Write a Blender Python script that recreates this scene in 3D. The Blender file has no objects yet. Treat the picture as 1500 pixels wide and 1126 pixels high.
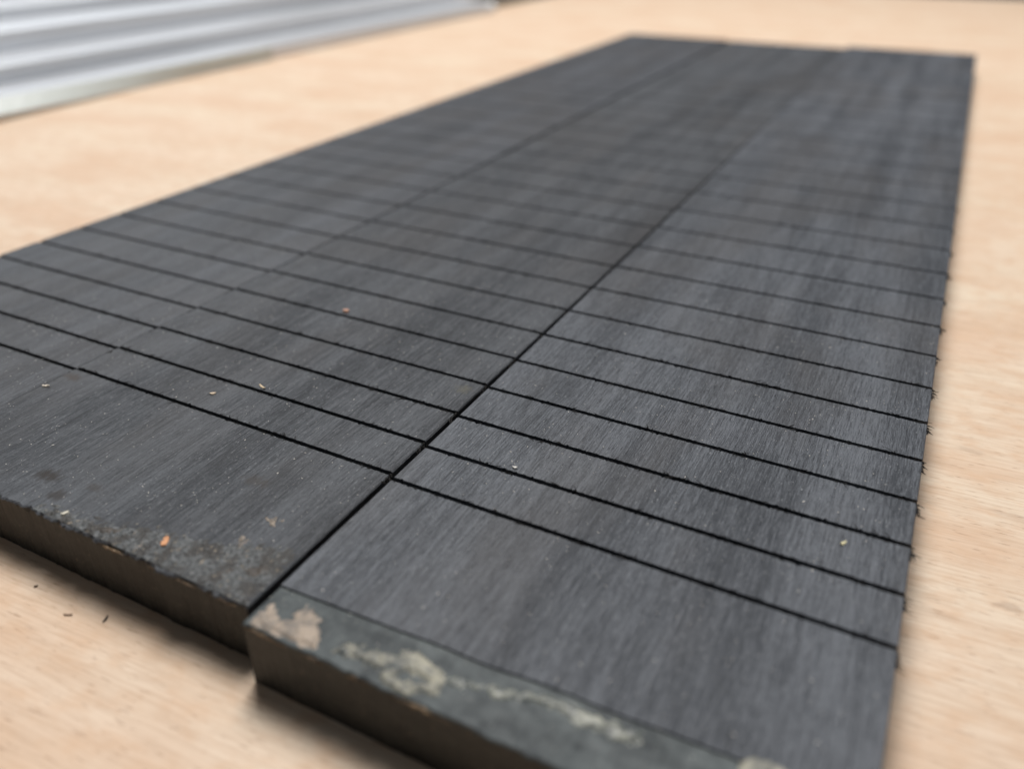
import bpy, math, random
from mathutils import Vector, noise as mn

MM = 0.001
scene = bpy.context.scene
col = scene.collection

# ------------------------------------------------------------------ camera
cam_d = bpy.data.cameras.new("camera")
cam = bpy.data.objects.new("camera", cam_d)
col.objects.link(cam)
cam.rotation_mode = 'XYZ'
cam.rotation_euler = (1.03739499, -0.00046271, 0.478635145)
cam.location = (62.2253 * MM, -79.9855 * MM, (74.6834 + 9.8) * MM)
cam_d.sensor_fit = 'HORIZONTAL'
cam_d.sensor_width = 36.0
cam_d.lens = 1185.93 / 1500 * 36.0
cam_d.clip_start = 0.005
cam_d.clip_end = 50
cam_d.dof.use_dof = True
fwd = Vector((0, 0, -1))
fwd.rotate(cam.rotation_euler)
cam_d.dof.focus_distance = (Vector((20 * MM, 21 * MM, 9.8 * MM)) - cam.location).dot(fwd)
cam_d.dof.aperture_fstop = 10.8
cam_d.dof.aperture_blades = 0
scene.camera = cam

# ------------------------------------------------------------------ light
world = bpy.data.worlds.new("World")
scene.world = world
world.use_nodes = True
bg = world.node_tree.nodes["Background"]
bg.inputs[0].default_value = (0.95, 0.97, 1.0, 1)
bg.inputs[1].default_value = 0.07


def area(name, loc, target, sx, sy, power, color):
    d = bpy.data.lights.new(name, 'AREA')
    d.shape = 'RECTANGLE'
    d.size = sx
    d.size_y = sy
    d.energy = power
    d.color = color
    o = bpy.data.objects.new(name, d)
    col.objects.link(o)
    o.location = loc
    o.rotation_euler = (Vector(target) - Vector(loc)).to_track_quat('-Z', 'Y').to_euler()
    return o


# roof light over the bench and a big window beyond its far left end
area("roof_light", (-0.27, 0.58, 1.45), (-0.1, 0.38, 0), 0.6, 0.65, 35, (1.0, 0.975, 0.95))
area("window_light", (-2.9, 1.5, 1.0), (0, 0.2, 0.1), 2.3, 1.7, 13.5, (0.86, 0.93, 1.0))
area("side_window_light", (2.7, 0.7, 1.0), (0, 0.2, 0), 2.4, 1.6, 21, (0.90, 0.95, 1.0))

vs = scene.view_settings
vs.view_transform = 'Standard'
vs.look = 'None'
vs.exposure = 0.0
vs.gamma = 1.0
vs.use_curve_mapping = False

# ------------------------------------------------------------------ helpers


def tag(o, label=None, cat=None, group=None, kind=None):
    if label: o["label"] = label
    if cat: o["category"] = cat
    if group: o["group"] = group
    if kind: o["kind"] = kind
    return o


def mesh_obj(name, verts, faces, mats, parent=None, smooth=False, fmat=None):
    me = bpy.data.meshes.new(name)
    me.from_pydata([(v[0] * MM, v[1] * MM, v[2] * MM) for v in verts], [], faces)
    for m in (mats if isinstance(mats, (list, tuple)) else [mats]):
        me.materials.append(m)
    if fmat:
        me.polygons.foreach_set("material_index", fmat)
    if smooth:
        me.polygons.foreach_set("use_smooth", [True] * len(me.polygons))
    me.update()
    o = bpy.data.objects.new(name, me)
    col.objects.link(o)
    if parent: o.parent = parent
    return o


def empty(name, loc, rz=0):
    o = bpy.data.objects.new(name, None)
    col.objects.link(o)
    o.empty_display_size = 0.02
    o.location = [c * MM for c in loc]
    o.rotation_euler = (0, 0, rz)
    return o


class NT:
    """small node-tree writer"""

    def __init__(self, name):
        self.mat = bpy.data.materials.new(name)
        self.mat.use_nodes = True
        self.t = self.mat.node_tree
        self.bsdf = self.t.nodes["Principled BSDF"]
        self.co = self.t.nodes.new("ShaderNodeTexCoord").outputs["Object"]

    def link(self, a, b):
        self.t.links.new(a, b)

    def inp(self, sock, v):
        if hasattr(v, "links") or isinstance(v, bpy.types.NodeSocket):
            self.link(v, sock)
        else:
            sock.default_value = v

    def mapping(self, scale, rot=0.0, loc=(0, 0, 0), src=None):
        n = self.t.nodes.new("ShaderNodeMapping")
        n.inputs["Scale"].default_value = scale
        n.inputs["Location"].default_value = loc
        if rot:
            n2 = self.t.nodes.new("ShaderNodeMapping")
            n2.inputs["Rotation"].default_value = (0, 0, rot)
            self.link(src or self.co, n2.inputs["Vector"])
            self.link(n2.outputs[0], n.inputs["Vector"])
        else:
            self.link(src or self.co, n.inputs["Vector"])
        return n.outputs[0]

    def noise(self, vec, scale=1.0, detail=3, rough=0.55, dist=0.0):
        n = self.t.nodes.new("ShaderNodeTexNoise")
        self.link(vec, n.inputs["Vector"])
        n.inputs["Scale"].default_value = scale
        n.inputs["Detail"].default_value = detail
        n.inputs["Roughness"].default_value = rough
        n.inputs["Distortion"].default_value = dist
        return n.outputs["Fac"]

    def ramp(self, fac, stops):
        n = self.t.nodes.new("ShaderNodeValToRGB")
        el = n.color_ramp.elements
        while len(el) < len(stops): el.new(0.5)
        for e, (p, c) in zip(el, stops):
            e.position = p
            e.color = (c, c, c, 1) if not isinstance(c, (tuple, list)) else (*c, 1)
        self.link(fac, n.inputs[0])
        return n.outputs[0]

    def math(self, op, a, b=0.0, c=None):
        n = self.t.nodes.new("ShaderNodeMath")
        n.operation = op
        self.inp(n.inputs[0], a)
        self.inp(n.inputs[1], b)
        if c is not None: self.inp(n.inputs[2], c)
        return n.outputs[0]

    def mix(self, fac, a, b, mode='MIX'):
        n = self.t.nodes.new("ShaderNodeMix")
        n.data_type = 'RGBA'
        n.blend_type = mode
        self.inp(n.inputs["Factor"], fac)
        for s, v in ((n.inputs["A"], a), (n.inputs["B"], b)):
            pass
        ia = [s for s in n.inputs if s.name == "A" and s.type == 'RGBA'][0]
        ib = [s for s in n.inputs if s.name == "B" and s.type == 'RGBA'][0]
        for s, v in ((ia, a), (ib, b)):
            if isinstance(v, tuple): s.default_value = (*v, 1)
            else: self.link(v, s)
        return [s for s in n.outputs if s.type == 'RGBA'][0]

    def bump(self, height, strength, dist, prev=None):
        n = self.t.nodes.new("ShaderNodeBump")
        n.inputs["Strength"].default_value = strength
        n.inputs["Distance"].default_value = dist
        self.link(height, n.inputs["Height"])
        if prev: self.link(prev, n.inputs["Normal"])
        return n.outputs[0]

    def spot(self, x, y, rx, ry, wob=None):
        """soft mask round a point of the surface (metres)"""
        v = self.mapping((1 / rx, 1 / ry, 0), loc=(-x / rx, -y / ry, 0))
        n = self.t.nodes.new("ShaderNodeVectorMath")
        n.operation = 'LENGTH'
        self.link(v, n.inputs[0])
        d = n.outputs["Value"]
        if wob: d = self.math('ADD', d, self.math('MULTIPLY', self.math('SUBTRACT', wob, 0.5), 2.2))
        return self.ramp(d, [(0.35, 1.0), (1.0, 0.0)])

    def done(self, color, rough, normal=None, **kw):
        self.inp(self.bsdf.inputs["Base Color"], (*color, 1) if isinstance(color, tuple) else color)
        self.inp(self.bsdf.inputs["Roughness"], rough)
        if normal: self.link(normal, self.bsdf.inputs["Normal"])
        for k, v in kw.items():
            self.inp(self.bsdf.inputs[k.replace("_", " ")], v)
        return self.mat


# ------------------------------------------------------------------ materials


def ebony(name, off, lo, hi, rough, streak, spots=(), spec=0.5):
    """black hardwood planed along Y: fine dark pores, grey and blue-black streaks"""
    n = NT(name)
    fine = n.noise(n.mapping((3600, 120, 3600), loc=(off, off, 0)), 1, 3, 0.6)
    fib = n.noise(n.mapping((7800, 330, 7800), loc=(off, off, 4)), 1, 3, 0.65)
    grit = n.noise(n.mapping((8200, 4200, 8200), loc=(off, off, 2)), 1, 2, 0.6)
    mid = n.noise(n.mapping((900, 45, 900), loc=(off * 2, 0, 0)), 1, 3, 0.55)
    broad = n.noise(n.mapping((150, 7, 150), loc=(off * 3, 1, 0)), 1, 3, 0.5, 0.3)
    blotch = n.noise(n.mapping((75, 38, 75), loc=(0, off, 0)), 1, 3, 0.55)
    pores = n.ramp(n.noise(n.mapping((5200, 420, 5200), loc=(5, off, 0)), 1, 2, 0.55), [(0.30, 1.0), (0.38, 0.0)])
    glint = n.ramp(n.noise(n.mapping((6400, 1000, 6400), loc=(off, 3, 6)), 1, 2, 0.55), [(0.655, 0.0), (0.72, 1.0)])
    s = n.math('ADD', n.math('MULTIPLY', broad, streak), n.math('MULTIPLY', blotch, 0.35))
    s = n.math('ADD', s, n.math('MULTIPLY', mid, 0.35))
    s = n.math('ADD', s, n.math('MULTIPLY', fine, 0.85))
    s = n.math('ADD', s, n.math('MULTIPLY', fib, 1.3))
    s = n.math('ADD', s, n.math('MULTIPLY', grit, 0.9))
    tot = streak + 0.35 + 0.35 + 0.85 + 1.3 + 0.9
    s = n.math('DIVIDE', s, tot)
    c = n.mix(n.ramp(s, [(0.452, 0.0), (0.548, 1.0)]), lo, hi)
    c = n.mix(n.math('MULTIPLY', glint, 0.7), c, (0.24, 0.25, 0.265))
    hue = n.noise(n.mapping((60, 22, 60), loc=(off, 9, 3)), 1, 2)
    c = n.mix(n.ramp(hue, [(0.45, 0.0), (0.66, 0.35)]), c, (0.056, 0.053, 0.053))
    c = n.mix(n.math('MULTIPLY', pores, 0.55), c, (0.010, 0.010, 0.012))
    wob = n.noise(n.mapping((1500, 500, 1500)), 1, 3, 0.6)
    for (x, y, rx, ry, cc, a) in spots:
        c = n.mix(n.math('MULTIPLY', n.spot(x * MM, y * MM, rx * MM, ry * MM, wob), a), c, cc)
    h = n.math('ADD', n.math('MULTIPLY', fine, 0.6), n.math('MULTIPLY', fib, 0.6))
    h = n.math('SUBTRACT', h, n.math('MULTIPLY', pores, 0.4))
    nb = n.bump(h, 0.6, 0.0002)
    r = n.math('ADD', n.math('MULTIPLY', s, -0.25), rough + 0.125)
    return n.done(c, r, nb, Specular_IOR_Level=spec)


def end_grain(name):
    """sawn end sealed with brown-black wax"""
    n = NT(name)
    a = n.noise(n.mapping((260, 260, 420)), 1, 4, 0.6)
    b = n.noise(n.mapping((1600, 1600, 1600)), 1, 2, 0.5)
    c = n.mix(n.ramp(a, [(0.35, 0.0), (0.7, 1.0)]), (0.010, 0.0115, 0.0105), (0.027, 0.030, 0.027))
    c = n.mix(n.ramp(b, [(0.66, 0.0), (0.74, 0.6)]), c, (0.16, 0.13, 0.10))
    sw = n.noise(n.mapping((1500, 1500, 160), loc=(1, 1, 2)), 1, 3, 0.6)
    c = n.mix(n.ramp(sw, [(0.45, 0.0), (0.65, 0.5)]), c, (0.010, 0.009, 0.008))
    h = n.math('ADD', n.math('ADD', a, n.math('MULTIPLY', b, 0.4)), n.math('MULTIPLY', sw, 0.8))
    return n.done(c, 0.6, n.bump(h, 0.6, 0.0004))


def plywood():
    n = NT("plywood")
    rot = math.radians(-3.5)
    fine = n.noise(n.mapping((110, 1900, 1), rot), 1, 3, 0.6)
    mid = n.noise(n.mapping((26, 330, 1), rot, (3, 1, 0)), 1, 3, 0.55, 0.2)
    broad = n.noise(n.mapping((7, 34, 1), rot, (7, 5, 0)), 1, 3, 0.5, 0.4)
    patch = n.noise(n.mapping((22, 40, 1), rot, (1, 8, 0)), 1, 3, 0.55)
    pores = n.ramp(n.noise(n.mapping((300, 2300, 1), rot, (2, 2, 0)), 1, 2, 0.55), [(0.30, 1.0), (0.37, 0.0)])
    c = n.mix(n.ramp(broad, [(0.36, 0.0), (0.64, 1.0)]), (0.665, 0.53, 0.41), (0.67, 0.565, 0.44))
    c = n.mix(n.ramp(patch, [(0.42, 0.0), (0.66, 0.9)]), c, (0.60, 0.43, 0.305))
    mot = n.noise(n.mapping((170, 260, 1), rot, (4, 4, 0)), 1, 3, 0.6)
    c = n.mix(n.ramp(mot, [(0.45, 0.0), (0.68, 0.62)]), c, (0.58, 0.39, 0.255))
    c = n.mix(n.ramp(mid, [(0.40, 0.0), (0.70, 0.38)]), c, (0.53, 0.38, 0.265))
    c = n.mix(n.ramp(fine, [(0.43, 0.0), (0.68, 0.44)]), c, (0.44, 0.30, 0.20))
    c = n.mix(n.math('MULTIPLY', pores, 0.42), c, (0.24, 0.13, 0.075))
    wob = n.noise(n.mapping((300, 500, 1)), 1, 3, 0.6)
    for (x, y, rx, ry, a) in ((86.5, 24.7, 1.8, 1.2, 0.30), (84.8, 24.4, 1.0, 0.8, 0.25), (80.4, 64.2, 2.6, 1.0, 0.22),
                              (88, 47, 4.5, 1.6, 0.15), (78, 19, 3.0, 1.3, 0.15), (97, 55, 2.0, 1.0, 0.2)):
        c = n.mix(n.math('MULTIPLY', n.spot(x * MM, y * MM, rx * MM, ry * MM, wob), a), c, (0.20, 0.125, 0.085))
    h = n.math('ADD', n.math('MULTIPLY', fine, 0.6), n.math('MULTIPLY', mid, 0.5))
    h = n.math('SUBTRACT', h, n.math('MULTIPLY', pores, 0.8))
    return n.done(c, 0.62, n.bump(h, 0.35, 0.00015), Specular_IOR_Level=0.35)


def wax(name, a, b, rough, sc=900):
    n = NT(name)
    f = n.noise(n.mapping((sc, sc, sc)), 1, 4, 0.62)
    g = n.noise(n.mapping((sc * .25, sc * .25, sc * .25), loc=(4, 4, 4)), 1, 3, 0.6)
    s = n.math('ADD', n.math('MULTIPLY', f, 0.5), n.math('MULTIPLY', g, 0.5))
    c = n.mix(n.ramp(s, [(0.41, 0.0), (0.59, 1.0)]), a, b)
    return n.done(c, rough, n.bump(f, 0.5, 0.0003))


def end_coat():
    """unplaned end: wood seen through a scuffed, uneven film of clear wax"""
    n = NT("clear_end_wax")
    g = n.noise(n.mapping((330, 520, 330), loc=(2, 7, 0)), 1, 4, 0.62, 0.3)
    b = n.noise(n.mapping((70, 160, 70), loc=(5, 1, 0)), 1, 3, 0.55, 0.5)
    st = n.noise(n.mapping((2200, 300, 2200)), 1, 3, 0.6)
    sp = n.noise(n.mapping((1700, 1700, 1700), loc=(3, 3, 3)), 1, 2, 0.5)
    v = n.math('ADD', n.math('MULTIPLY', g, 0.5), n.math('ADD', n.math('MULTIPLY', b, 0.6), n.math('MULTIPLY', st, 0.3)))
    v = n.math('DIVIDE', v, 1.4)
    c = n.mix(n.ramp(v, [(0.36, 0.0), (0.62, 1.0)]), (0.016, 0.020, 0.023), (0.080, 0.095, 0.097))
    c = n.mix(n.ramp(sp, [(0.66, 0.0), (0.74, 0.55)]), c, (0.20, 0.20, 0.18))
    r = n.math('ADD', n.math('MULTIPLY', g, -0.3), 0.74)
    return n.done(c, r, n.bump(n.math('ADD', g, n.math('MULTIPLY', st, 0.3)), 0.5, 0.0003), Specular_IOR_Level=0.3)


def crust_mat():
    n = NT("end_wax_crust")
    f = n.noise(n.mapping((1900, 1500, 1900)), 1, 4, 0.65)
    g = n.noise(n.mapping((420, 300, 420), loc=(4, 2, 4)), 1, 4, 0.6)
    k = n.noise(n.mapping((1500, 1100, 1500), loc=(9, 2, 4)), 1, 2, 0.5)
    c = n.mix(n.ramp(f, [(0.40, 0.0), (0.62, 1.0)]), (0.016, 0.019, 0.021), (0.115, 0.122, 0.125))
    c = n.mix(n.ramp(g, [(0.47, 0.0), (0.57, 0.9)]), c, (0.020, 0.017, 0.014))
    c = n.mix(n.ramp(k, [(0.63, 0.0), (0.70, 0.7)]), c, (0.26, 0.215, 0.16))
    return n.done(c, 0.55, n.bump(f, 0.7, 0.0004))


def aluminium(name, base, rough):
    n = NT(name)
    br = n.noise(n.mapping((900, 3, 900)), 1, 3, 0.6)
    sm = n.noise(n.mapping((20, 6, 20)), 1, 3, 0.5)
    c = n.mix(n.ramp(sm, [(0.35, 0.0), (0.7, 1.0)]), base, tuple(v * 0.86 for v in base))
    r = n.math('ADD', n.math('MULTIPLY', br, 0.12), rough - 0.06)
    return n.done(c, r, n.bump(br, 0.12, 0.0001), Metallic=0.4)


def plain(name, color, rough, var=0.25, sc=700):
    n = NT(name)
    f = n.noise(n.mapping((sc, sc, sc)), 1, 3, 0.6)
    c = n.mix(f, tuple(v * (1 - var) for v in color), tuple(v * (1 + var) for v in color))
    return n.done(c, rough)


M_ply = plywood()
M_end = end_grain("sealed_end_grain")
M_A = ebony("ebony_cool", 1.3, (0.021, 0.0235, 0.0285), (0.074, 0.080, 0.092), 0.58, 0.8, spec=0.36)
M_B = ebony("ebony_even", 4.7, (0.022, 0.0245, 0.029), (0.081, 0.087, 0.097), 0.62, 0.8, spec=0.25,
            spots=((-46.0 + 71.3, -24.4, 2.6, 1.7, (0.018, 0.013, 0.010), 0.85),
                   (-40.6 + 71.3, -27.0, 2.0, 1.5, (0.020, 0.015, 0.012), 0.7),
                   (-37.0 + 71.3, -23.3, 2.2, 1.0, (0.030, 0.022, 0.017), 0.5),
                   (-17.0 + 71.3, -11.0, 3.0, 1.4, (0.038, 0.030, 0.024), 0.5),
                   (-69.0 + 71.3, -2.6, 2.6, 1.3, (0.045, 0.032, 0.024), 0.6),
                   (-2.9 + 71.3, 26.8, 2.0, 1.6, (0.12, 0.11, 0.07), 0.35)))
M_C = ebony("ebony_streaked", 8.1, (0.021, 0.025, 0.032), (0.100, 0.109, 0.125), 0.58, 0.75, spec=0.36)
M_fib = plain("dark_wood_fibre", (0.016, 0.014, 0.013), 0.8)
M_coat = end_coat()
M_wax1 = wax("beige_wax", (0.060, 0.062, 0.062), (0.33, 0.265, 0.205), 0.6, 560)
M_wax2 = wax("yellowish_wax", (0.045, 0.052, 0.052), (0.31, 0.295, 0.23), 0.55, 650)
M_wax3 = wax("grey_green_wax", (0.050, 0.060, 0.062), (0.27, 0.275, 0.23), 0.42, 500)
M_fleck = wax("dull_wax_fleck", (0.035, 0.035, 0.035), (0.26, 0.21, 0.16), 0.6, 1300)
M_rim = wax("brown_rim_wax", (0.05, 0.032, 0.018), (0.20, 0.135, 0.075), 0.5, 900)
M_crust = crust_mat()
M_dark = wax("dark_brown_wax", (0.012, 0.010, 0.008), (0.05, 0.036, 0.024), 0.55, 1300)
M_alu = aluminium("brushed_aluminium", (0.62, 0.64, 0.67), 0.30)
M_alu2 = plain("pale_aluminium_film", (0.47, 0.50, 0.48), 0.5, 0.06, 60)
M_bar = plain("dull_grey_steel", (0.16, 0.16, 0.14), 0.55, 0.2, 60)
M_dust = plain("pale_sawdust", (0.62, 0.59, 0.54), 0.8)

# ------------------------------------------------------------------ setting
ZB = 0.0          # bench top


def ring_box(x0, x1, y0, y1, z0, z1, b, name, mat, parent=None):
    """box with all top edges chamfered by b"""
    v = []
    for (i, z) in ((0, z0), (0, z1 - b), (b, z1)):
        v += [(x0 + i, y0 + i, z), (x1 - i, y0 + i, z), (x1 - i, y1 - i, z), (x0 + i, y1 - i, z)]
    f = [(3, 2, 1, 0), (8, 9, 10, 11)]
    for k in (0, 4):
        for j in range(4):
            f.append((k + j, k + (j + 1) % 4, k + 4 + (j + 1) % 4, k + 4 + j))
    return mesh_obj(name, v, f, mat, parent)


bench = ring_box(-900, 520, -420, 990, -18, 0, 1.0, "workbench_top", M_ply)
tag(bench, kind="structure")

# ------------------------------------------------------------------ fretboard blanks
LOW = 0.28
R12 = 2 ** (1 / 12)
D0 = 9.44609
NS = 25


def slot_y(i):
    return D0 * (R12 ** i - 1) / (R12 - 1)


def n1(x, y=0.0, z=0.0):
    return mn.noise((x, y, z))


def make_board(label, origin, rz, W, T, top, y_front, y_back, mat, seed, front_rough, step=None):
    """origin: x,y of the board's left side at its nearest slot; local z 0 = bench"""
    root = empty("fretboard_blank", (origin[0], origin[1], 0), rz)
    tag(root, label, "fretboard", "slotted black fretboard blanks laid side by side")
    rnd = random.Random(seed)
    sw, sd = 0.82, 3.8
    # path along y: (y, z, key) ; key tells which jitter to use
    path = [(y_front, 0.0, 'F'), (y_front, top - 0.9, 'F'), (y_front, top - 0.14, 'E'), (y_front + 0.14, top, 'G')]
    if step:      # the end was left unplaned, a little lower than the rest
        path = [(y, z - (LOW if z > 1 else 0), k) for (y, z, k) in path] + [(-24.0, top - LOW, 'S'), (-23.96, top, 'S')]
    for i in range(NS):
        y = slot_y(i)
        path += [(y - sw / 2, top, ('a', i)), (y - sw / 2, top - sd, ('w', i)), (y + sw / 2, top - sd, ('w', i)), (y + sw / 2, top, ('b', i))]
    path += [(y_back - 0.3, top, 'K'), (y_back, top - 0.3, 'K'), (y_back, 0.0, 'K')]
    NX = 210
    xs = [0.0, 0.18] + [0.18 + (W - 0.36) * k / NX for k in range(1, NX)] + [W - 0.18, W]
    verts = []
    for ci, x in enumerate(xs):
        edge = ci in (0, len(xs) - 1)
        fr = front_rough * (0.8 * n1(x * 0.22, seed) + 0.45 * n1(x * 0.9, seed + 3) + 0.25 * n1(x * 2.7, seed + 5))
        for (y, z, k) in path:
            yy, zz = y, z
            if k in ('F', 'E', 'G'):
                yy += fr * (0.35 if k == 'F' else 1.0)
                if k == 'G': yy += abs(n1(x * 1.3, seed + 9)) * front_rough * 0.4
                if k == 'E':
                    zz -= abs(n1(x * 1.1, seed + 7)) * front_rough * 0.5
                    yy -= 0.05
            elif k == 'S':
                yy += step(x) + 0.06 * n1(x * 1.5, 3, seed)
            elif isinstance(k, tuple) and k[0] in 'ab':
                jit = 0.07 * n1(x * 2.4, k[1] * 3.1, seed) + 0.2 * max(0, n1(x * 5.0, k[1] * 7.7, seed + 2))
                s = -1 if k[0] == 'a' else 1
                yy += s * jit
                # now and then the edge is broken out a little
                c = n1(x * 1.7, k[1] * 5.3 + 40, seed + s)
                if c > 0.42: yy += s * (c - 0.42) * 1.2
            if edge and z >= top - 0.36 - LOW and k not in ('K', 'F'): zz -= 0.18
            verts.append((x, yy, zz))
    n = len(path)
    faces, fm = [], []
    for ci in range(len(xs) - 1):
        a, b = ci * n, (ci + 1) * n
        for j in range(n - 1):
            faces.append((a + j, b + j, b + j + 1, a + j + 1))
            fm.append(1 if j < 2 else (2 if step and j in (2, 3, 4) else 0))
    # sides
    for side, base in ((0, 0), (1, (len(xs) - 1) * n)):
        x = xs[0] if side == 0 else xs[-1]
        bot = len(verts)
        for (y, z, k) in path:
            verts.append((x, verts[base + path.index((y, z, k))][1], 0.0))
        for j in range(n - 1):
            if abs(path[j][0] - path[j + 1][0]) < 1e-6: continue
            q = (base + j, base + j + 1, bot + j + 1, bot + j)
            faces.append(q if side == 0 else q[::-1])
            fm.append(0)
    # underside
    faces.append((0, n - 1, len(xs) * n - 1, (len(xs) - 1) * n))
    fm.append(0)
    mesh_obj("slotted_board", verts, faces, [mat, M_end, M_coat], root, fmat=fm)
    # torn fibres along the slots and the right-hand edge, too many to count
    fv, ff = [], []

    def hair(p, d, length, r, lift):
        steps = 4
        side = Vector((-d[1], d[0], 0)).normalized()
        pts = []
        bend = rnd.uniform(-0.5, 0.5)
        for s in range(steps + 1):
            t = s / steps
            q = Vector(p) + Vector((d[0], d[1], 0)) * length * t + side * bend * length * t * t
            q.z += lift * math.sin(t * 2.2) * length
            pts.append((q, r * (1 - 0.75 * t)))
        b = len(fv)
        for q, rr in pts:
            fv.extend([tuple(q + side * rr), tuple(q - side * rr), tuple(q + Vector((0, 0, rr * 1.4)))])
        for s in range(steps):
            k = b + 3 * s
            for (i, j) in ((0, 1), (1, 2), (2, 0)):
                ff.append((k + i, k + j, k + 3 + j, k + 3 + i))

    for i in range(14):
        y = slot_y(i)
        cnt = 150 - i * 7
        for _ in range(cnt):
            x = rnd.uniform(0.3, W - 0.3)
            if n1(x * 0.5, i * 2.3, seed + 11) < -0.05 and rnd.random() < 0.75: continue
            s = rnd.choice((-1, -1, 1))
            ang = rnd.gauss(0, 0.9)
            d = (math.sin(ang) + rnd.choice((-0.7, 0.7)), s * abs(math.cos(ang)) * 0.6)
            hair((x, y + s * (sw / 2 - 0.05), top - 0.03), d, rnd.choice((0.25, 0.3, 0.4, 0.5, 0.7, 1.1)), rnd.uniform(0.05, 0.11), rnd.uniform(0.05, 0.5))
        # burr clumps where the saw left the right edge
        for _ in range(20 if i < 12 else 6):
            yb = y - rnd.uniform(-0.2, 2.6)
            hair((W - 0.05, yb, top - rnd.uniform(0.1, 0.9)), (rnd.uniform(0.25, 0.9), rnd.uniform(-1, 0.1)), rnd.choice((0.4, 0.5, 0.7, 1.3)), rnd.uniform(0.08, 0.2), rnd.uniform(-0.2, 0.3))
    o = mesh_obj("wood_fibres", fv, ff, M_fib, root)
    tag(o, kind="stuff")
    return root


TB, TC = 9.8, 10.76
A = make_board("leftmost black fretboard blank, cut off by the photo's left edge", (-138.0013, -0.78), 0.0050, 66.69, 9.8, 9.8, -30.2, 487.7, M_A, 11, 0.25)
B = make_board("middle black fretboard blank with crusted, mottled front end", (-71.3146, 0.0), 0.0, 71.2, 9.8, TB, -31.0, 484.0, M_B, 23, 1.0)
C = make_board("rightmost black fretboard blank with beige wax patches on its front end", (1.55, -1.9709), 0.0027, 70.35, 9.8, TC, -31.55, 488.1, M_C, 37, 0.45, step=lambda x: -0.75 + 0.040 * x + 0.25 * n1(x * 0.12, 8))


# ------------------------------------------------------------------ wax patches (thin raised skins)
def sdist(poly, x, y):
    """signed distance, positive inside"""
    best, inside = 1e9, False
    m = len(poly)
    for i in range(m):
        x1, y1 = poly[i]
        x2, y2 = poly[(i + 1) % m]
        dx, dy = x2 - x1, y2 - y1
        t = max(0, min(1, ((x - x1) * dx + (y - y1) * dy) / (dx * dx + dy * dy + 1e-12)))
        d = math.hypot(x - x1 - t * dx, y - y1 - t * dy)
        best = min(best, d)
        if (y1 > y) != (y2 > y) and x < (x2 - x1) * (y - y1) / (y2 - y1) + x1: inside = not inside
    return best if inside else -best


def skin(name, board, poly, mat, H, edge, res, wob=0.25, gran=0.3, seed=0, top=TC - LOW, holes=(), ymin=None):
    """poly in scene millimetres; a thin skin whose rim dives under the wood"""
    ox, oy = board.location.x / MM, board.location.y / MM
    rz = board.rotation_euler.z
    cs, sn = math.cos(-rz), math.sin(-rz)
    loc = lambda p: ((p[0] - ox) * cs - (p[1] - oy) * sn, (p[0] - ox) * sn + (p[1] - oy) * cs)
    P = [loc(p) for p in poly]
    HS = [[loc(p) for p in h] for h in holes]
    x0, x1 = min(p[0] for p in P) - 0.5, max(p[0] for p in P) + 0.5
    y0, y1 = min(p[1] for p in P) - 0.5, max(p[1] for p in P) + 0.5
    nx, ny = int((x1 - x0) / res) + 1, int((y1 - y0) / res) + 1
    hgt = {}
    for i in range(nx):
        for j in range(ny):
            x, y = x0 + i * res, y0 + j * res
            if ymin is not None and y < ymin(x): continue
            s = sdist(P, x, y)
            for h in HS: s = min(s, -sdist(h, x, y))
            s += wob * n1(x * 1.1, y * 1.1, seed) + wob * 0.5 * n1(x * 3.1, y * 3.1, seed + 2)
            if s < -0.35: continue
            g = gran * (0.6 * n1(x * 2.2, y * 2.2, seed + 4) + 0.5 * n1(x * 5.5, y * 5.5, seed + 6))
            t = max(-1.0, min(1.0, s / edge))
            z = H * t * (1 + (g if t > 0 else 0))
            hgt[(i, j)] = (x, y, top + max(z, -0.12))
    idx = {k: m for m, k in enumerate(hgt)}
    faces = []
    for (i, j) in idx:
        q = [(i, j), (i + 1, j), (i + 1, j + 1), (i, j + 1)]
        if all(k in idx for k in q): faces.append(tuple(idx[k] for k in q))
    return mesh_obj(name, list(hgt.values()), faces, mat, board, smooth=True)


p1 = [(2.6, -33.0), (2.4, -31.5), (2.5, -30.2), (3.1, -29.7), (4.5, -30.9), (5.7, -31.1), (6.5, -30.4), (6.5, -29.0), (6.9, -28.0), (7.9, -27.9), (9.5, -28.9), (11.0, -30.5), (12.1, -32.3), (11.6, -33.0), (9.1, -33.0), (6.1, -33.1), (3.6, -33.2)]
o = skin("wax_patch", C, p1, M_wax1, 0.26, 0.8, 0.13, 0.7, 1.0, 5, ymin=lambda x: -31.42)
tag(o, "pinkish beige heart-shaped wax patch at the near corner")
ring = [(14.0, -32.1), (14.7, -30.5), (16.4, -29.5), (18.6, -29.7), (20.4, -29.1), (22.3, -27.8), (24.8, -27.9), (27.0, -28.9), (28.0, -30.3), (27.8, -31.7), (26.0, -32.2), (25.1, -33.4), (22.4, -33.3), (21.3, -33.0), (20.5, -32.0), (18.8, -31.7), (16.5, -31.8)]
holes = ([(22.6, -31.6), (22.9, -30.6), (24.4, -30.2), (26.1, -30.7), (25.6, -31.1), (24.3, -31.2), (23.3, -31.9)],)
o = skin("wax_patch", C, ring, M_wax2, 0.26, 0.6, 0.13, 0.75, 1.0, 8, holes=holes, ymin=lambda x: -31.42)
tag(o, "yellowish grey ring of wax at the front edge")
o = skin("wax_patch", C, [(27.6, -29.2), (29.0, -28.4), (31.8, -28.0), (31.4, -28.9), (28.0, -29.9)], M_wax3, 0.2, 0.4, 0.13, 0.5, 0.9, 12)
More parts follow.
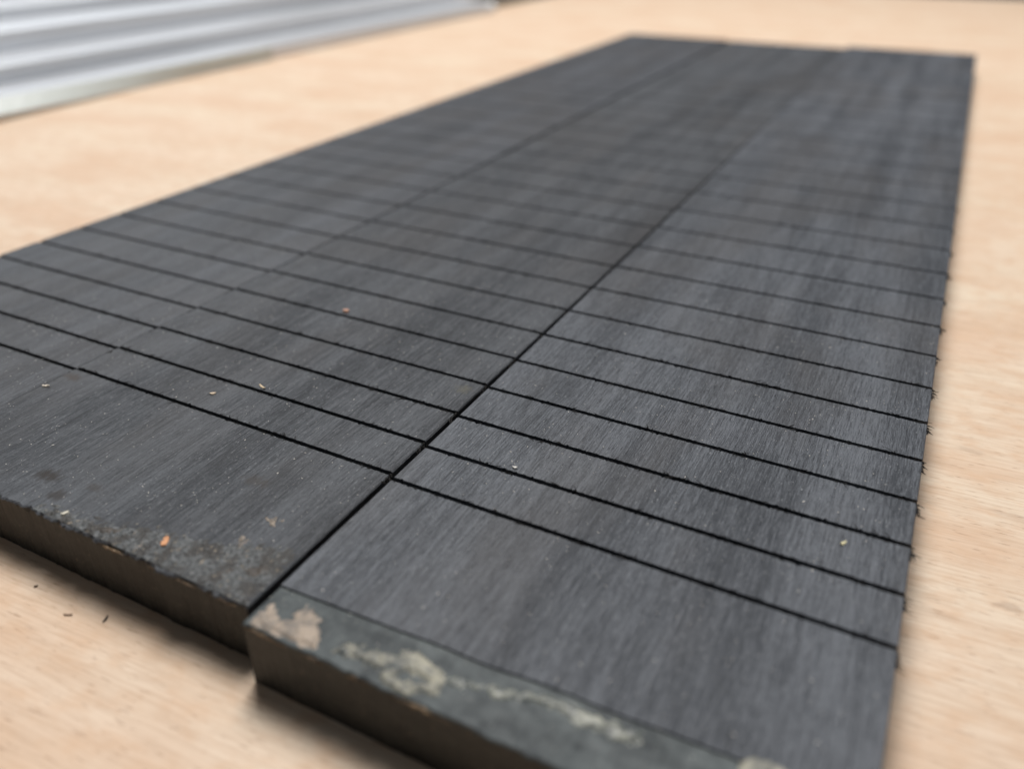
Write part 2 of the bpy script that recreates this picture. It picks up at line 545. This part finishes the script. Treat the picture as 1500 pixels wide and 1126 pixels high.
r2 = [(31.1, -28.2), (35.6, -27.0), (39.6, -25.9), (42.5, -25.9), (44.9, -26.0), (47.8, -25.7), (49.4, -25.4), (49.7, -26.8), (48.1, -27.6), (44.8, -27.8), (43.0, -28.0), (41.5, -27.4), (39.0, -27.3), (36.2, -28.2), (33.7, -29.0)]
o = skin("wax_patch", C, r2, M_wax3, 0.26, 0.6, 0.14, 0.75, 0.9, 15)
tag(o, "long grey-green tongue of wax near the front edge")
o = skin("wax_patch", C, [(59.2, -27.0), (59.2, -23.9), (60.1, -22.9), (61.9, -22.7), (64.5, -22.9), (66, -24.5), (65, -27)], M_wax2, 0.35, 0.6, 0.16, 0.2, 0.4, 18)
# brown wax squeezed out along the top of the sealed end


def rim_bead(board, x0, x1, top, yf, seed, rad=0.34):
    v, f = [], []
    k = int((x1 - x0) / 0.18) + 2
    for i in range(k):
        x = x0 + (x1 - x0) * i / (k - 1)
        t = i / (k - 1)
        r = rad * (0.45 + 0.55 * abs(n1(x * 1.4, seed)) * 2) * max(0.12, math.sin(math.pi * t)) ** 0.5
        yc = yf - 0.02 + 0.15 * n1(x * 0.9, seed + 1)
        zc = top - 0.50 - 0.25 * n1(x * 0.8, seed + 2)
        for a in range(8):
            an = a * math.pi / 4
            v.append((x, yc - r * 0.8 * math.cos(an), zc + r * math.sin(an)))
    for i in range(k - 1):
        for a in range(8):
            f.append((i * 8 + a, i * 8 + (a + 1) % 8, i * 8 + 8 + (a + 1) % 8, i * 8 + 8 + a))
    f.append(tuple(range(8)))
    f.append(tuple(range((k - 1) * 8 + 7, (k - 1) * 8 - 1, -1)))
    return mesh_obj("wax_bead", v, f, M_rim, board, smooth=True)


for (a, b, s) in ((0.3, 7.5, 1), (9.0, 12.0, 3), (15.2, 19.0, 4), (21, 29, 6)):
    rim_bead(C, a, b, TC - LOW, -31.6, s)
for (a, b, s) in ((44.5, 50.0, 11), (54, 56.5, 12), (59.0, 62.5, 13), (65.0, 69.5, 14), (36.5, 38.5, 15)):
    rim_bead(B, a, b, TB, -31.1, s, 0.24)

crust = [(-41, -31.5), (-40.5, -29.2), (-33.4, -28.6), (-28.0, -28.2), (-25.0, -26.6), (-20.7, -25.6), (-14.9, -24.8), (-10.1, -22.9), (-5.3, -21.2), (-2.4, -20.4), (-0.7, -20.6), (-0.7, -31.5)]
skin("end_wax_crust", B, crust, M_crust, 0.16, 1.4, 0.15, 1.6, 1.5, 21, top=TB, ymin=lambda x: -30.8)
for i, (poly, s) in enumerate((([(-5.4, -26.6), (-4.6, -25.2), (-3.0, -24.0), (-1.9, -23.8), (-1.7, -24.9), (-2.2, -26.4), (-3.6, -27.0)], 31),
                               ([(-8.5, -28.5), (-7.6, -27.5), (-6.2, -25.9), (-5.5, -26.0), (-6.2, -27.6), (-7.6, -28.9)], 33),
                               ([(-29.5, -29.9), (-28.6, -28.6), (-25.8, -27.8), (-25.0, -28.6), (-27.3, -30.0)], 35))):
    skin("dark_wax_patch", B, poly, M_dark, 0.24, 0.5, 0.14, 0.35, 0.9, s, top=TB)
for i, (cx, cy, r, s) in enumerate(((-15.5, -27.4, 1.1, 41), (-9.3, -22.1, 0.7, 43), (-8.5, -16.8, 1.0, 45), (-21.0, -29.3, 1.0, 47), (-11.5, -27.0, 0.9, 49))):
    poly = [(cx + r * math.cos(a) * (1.3 if i % 2 else 0.9), cy + r * 0.7 * math.sin(a)) for a in [k * math.pi / 5 for k in range(10)]]
    skin("pale_wax_fleck", B, poly, M_fleck, 0.16, 0.5, 0.10, 1.0, 1.2, s, top=TB)

# ------------------------------------------------------------------ chips and dust lying on the boards


def chip(name, label, cat, x, y, z, L, Wd, Tk, rz, tilt, color, group=None, seed=0):
    """a curled splinter: tapered, bent, with thickness"""
    rnd = random.Random(seed)
    v, f = [], []
    k = 7
    for i in range(k):
        t = i / (k - 1)
        w = Wd * 0.5 * (math.sin(math.pi * (0.12 + 0.76 * t)) ** 0.8) * rnd.uniform(0.75, 1.15)
        zc = Tk * 0.5 + L * 0.12 * (2 * t - 1) ** 2
        px = L * (t - 0.5)
        off = rnd.uniform(-0.1, 0.1) * Wd
        v += [(px, off - w, zc - Tk / 2), (px, off + w, zc - Tk / 2), (px, off + w * 0.8, zc + Tk / 2), (px, off - w * 0.8, zc + Tk / 2)]
    for i in range(k - 1):
        for a in range(4):
            f.append((i * 4 + a, i * 4 + 4 + a, i * 4 + 4 + (a + 1) % 4, i * 4 + (a + 1) % 4))
    f += [(0, 1, 2, 3), tuple(range((k - 1) * 4 + 3, (k - 1) * 4 - 1, -1))]
    o = mesh_obj(name, v, f, plain(name + "_wood", color, 0.7, 0.3, 1500))
    o.location = (x * MM, y * MM, z * MM)
    o.rotation_euler = (tilt, 0, rz)
    tag(o, label, cat, group)
    return o


g = "wood chips lying on the boards"
chip("wood_chip", "orange wood flake on the crusted front end of the middle board", "wood chip", -18.4, -27.2, TB + 0.10, 1.8, 1.0, 0.16, 2.1, 0.1, (0.56, 0.27, 0.13), g, 1)
chip("wood_chip", "cream oval wood chip between the middle board's first two slots", "wood chip", -41.6, 4.8, TB + 0.02, 1.0, 0.6, 0.2, 0.8, 0, (0.60, 0.48, 0.35), g, 2)
chip("wood_chip", "long thin cream splinter beside the middle board's second slot", "wood chip", -35.4, 10.6, TB + 0.02, 1.8, 0.45, 0.15, -0.3, 0, (0.60, 0.47, 0.31), g, 3)
chip("wood_chip", "pinkish wood crumb farthest back on the middle board", "wood chip", -41.4, 42.9, TB + 0.02, 1.2, 1.0, 0.5, 0.4, 0, (0.60, 0.34, 0.24), g, 4)
chip("wood_chip", "small white chip on the middle board's left front edge", "wood chip", -35.7, -29.4, TB + 0.03, 1.0, 0.6, 0.3, 1.3, 0, (0.58, 0.54, 0.45), g, 5)
chip("wood_chip", "pale chip left of the first slot, near the leftmost board's seam", "wood chip", -70.2, -7.2, TB + 0.02, 1.2, 0.7, 0.25, 0.5, 0, (0.55, 0.49, 0.40), g, 6)
chip("wood_chip", "pale yellow flake near the right edge of the rightmost board", "wood chip", 63.6, 14.0, TC + 0.02, 1.0, 0.5, 0.2, 1.0, 0, (0.66, 0.60, 0.36), g, 7)
chip("wood_chip", "small white chip beside the rightmost board's second slot", "wood chip", 16.7, 8.75, TC + 0.02, 0.8, 0.45, 0.25, 0.2, 0, (0.62, 0.60, 0.56), g, 8)
g2 = "dark splinters on the bench"
chip("wood_splinter", "black splinter on the plywood in front of the middle board", "splinter", -23.9, -35.2, 0.02, 1.2, 0.28, 0.2, 1.9, 0, (0.02, 0.016, 0.013), g2, 9)
chip("wood_splinter", "brown splinter left of the black one on the plywood", "splinter", -29.2, -37.0, 0.02, 1.2, 0.22, 0.15, 0.5, 0, (0.16, 0.10, 0.06), g2, 10)
chip("wood_splinter", "tiny dark crumb nearest the photo's left edge on the plywood", "splinter", -38.1, -35.5, 0.02, 0.5, 0.3, 0.2, 0.9, 0, (0.08, 0.05, 0.03), g2, 11)

rnd = random.Random(5)
dv, df = [], []
octa = ((1, 0, 0), (0, 1, 0), (-1, 0, 0), (0, -1, 0), (0, 0, 1), (0, 0, -1))
of = ((0, 1, 4), (1, 2, 4), (2, 3, 4), (3, 0, 4), (1, 0, 5), (2, 1, 5), (3, 2, 5), (0, 3, 5))
cntd = 0
while cntd < 2100:
    x, y = rnd.uniform(-105, 71), rnd.uniform(-30, 95)
    cl = n1(x * 0.10, y * 0.07, 2) + 0.6 * n1(x * 0.35, y * 0.25, 7)
    if cl < rnd.uniform(-0.5, 0.55): continue
    if x > 2.6: z = TC
    elif x < -0.5: z = TB
    else: continue
    skip = False
    for i in range(10):
        if abs(y - slot_y(i) - (-1.97 + 0.0037 * x if x > 2 else 0)) < 0.7: skip = True
    if skip: continue
    s = rnd.choice((0.035, 0.045, 0.055, 0.065, 0.08)) * (1.4 if rnd.random() < 0.05 else 1)
    L = s * rnd.choice((1, 1.2, 1.6, 2.6))
    a = rnd.uniform(0, math.pi)
    b = len(dv)
    for (ox, oy, oz) in octa:
        px, py = ox * L, oy * s
        dv.append((x + px * math.cos(a) - py * math.sin(a), y + px * math.sin(a) + py * math.cos(a), z + s * 0.5 + oz * s * 0.6))
    df += [tuple(b + k for k in t) for t in of]
    cntd += 1
o = mesh_obj("sawdust", dv, df, M_dust)
tag(o, "fine pale sawdust specks scattered over the black boards", "sawdust", kind="stuff")

# ------------------------------------------------------------------ stack of aluminium profiles


def profile(label, xf, width, z0, z1, y0, y1, notch=None):
    """hollow flat profile with rounded edges, lying along Y, open at the ends"""
    h = z1 - z0
    r = min(1.6, h * 0.3)
    t = 1.2
    def ringp(ins):
        pts = []
        x1, x0, a0, a1, rr = xf - ins, xf - width + ins, z0 + ins, z1 - ins, max(0.3, r - ins)
        for (cx, cz, st) in ((x1 - rr, a1 - rr, 0), (x0 + rr, a1 - rr, 90), (x0 + rr, a0 + rr, 180), (x1 - rr, a0 + rr, 270)):
            for k in range(5):
                an = math.radians(st + k * 22.5)
                pts.append((cx + rr * math.cos(an), cz + rr * math.sin(an)))
        return pts
    out, inn = ringp(0), ringp(t)
    m = len(out)
    ys = [y0 + (y1 - y0) * k / 24 for k in range(25)]
    v = []
    for rg in (out, inn):
        for y in ys:
            w = 0.5 * n1(y * 0.006, xf)
            v += [(x + w, y, z) for (x, z) in rg]
    f = []
    L = len(ys)
    for s in range(2):
        b0 = s * L * m
        for k in range(L - 1):
            for j in range(m):
                q = (b0 + k * m + j, b0 + k * m + (j + 1) % m, b0 + (k + 1) * m + (j + 1) % m, b0 + (k + 1) * m + j)
                f.append(q[::-1] if s == 0 else q)
    for k in (0, L - 1):
        for j in range(m):
            f.append((k * m + j, k * m + (j + 1) % m, (L + k) * m + (j + 1) % m, (L + k) * m + j))
    me = mesh_obj("aluminium_profile", v, f, M_alu, smooth=True)
    tag(me, label, "metal profile", "aluminium profiles stacked in steps")
    return me


profile("lowest aluminium profile of the stepped stack, resting on the plywood", -328, 120, 0.0, 8.2, -160, 640)
profile("second aluminium profile from the bottom of the stepped stack", -358, 120, 8.22, 16.4, -170, 690)
profile("third aluminium profile from the bottom of the stepped stack", -397, 120, 16.42, 26.7, -150, 720)
profile("fourth aluminium profile from the bottom, second from the top of the stack", -445, 120, 26.72, 33.4, -165, 740)
profile("topmost aluminium profile of the stepped stack, cut off by the photo's corner", -494, 110, 33.42, 43.0, -165, 760)

# pale strip leaning against the foot of the stack, its near end lifted
v, f = [], []
ys = [-60 + (337 + 60) * k / 40 for k in range(41)]
for y in ys:
    u = max(0.0, min(1.0, (300 - y) / 240))
    u = u * u * (3 - 2 * u)
    xb, zb = -327.0 + 13.0 * u, 0.05 + 4.2 * u
    xt, zt = -326.2 + 1.2 * u, 8.0 + 0.9 * u
    v += [(xb, y, zb), (xb + 1.0, y, zb), (xt + 1.2, y, zt - 0.4), (xt + 0.9, y, zt), (xt, y, zt)]
for k in range(len(ys) - 1):
    for j in range(5):
        f.append((k * 5 + j, k * 5 + (j + 1) % 5, k * 5 + 5 + (j + 1) % 5, k * 5 + 5 + j))
f += [(0, 1, 2, 3, 4), tuple(range(len(v) - 1, len(v) - 6, -1))]
o = mesh_obj("metal_strip", v, f, M_alu2)
tag(o, "pale strip with a lifted end along the foot of the aluminium stack", "metal strip")

o = ring_box(-440, -345, 668, 985, 0, 14, 1.2, "steel_bar", M_bar)
tag(o, "dull grey-green bar beyond the far end of the aluminium stack", "metal bar")
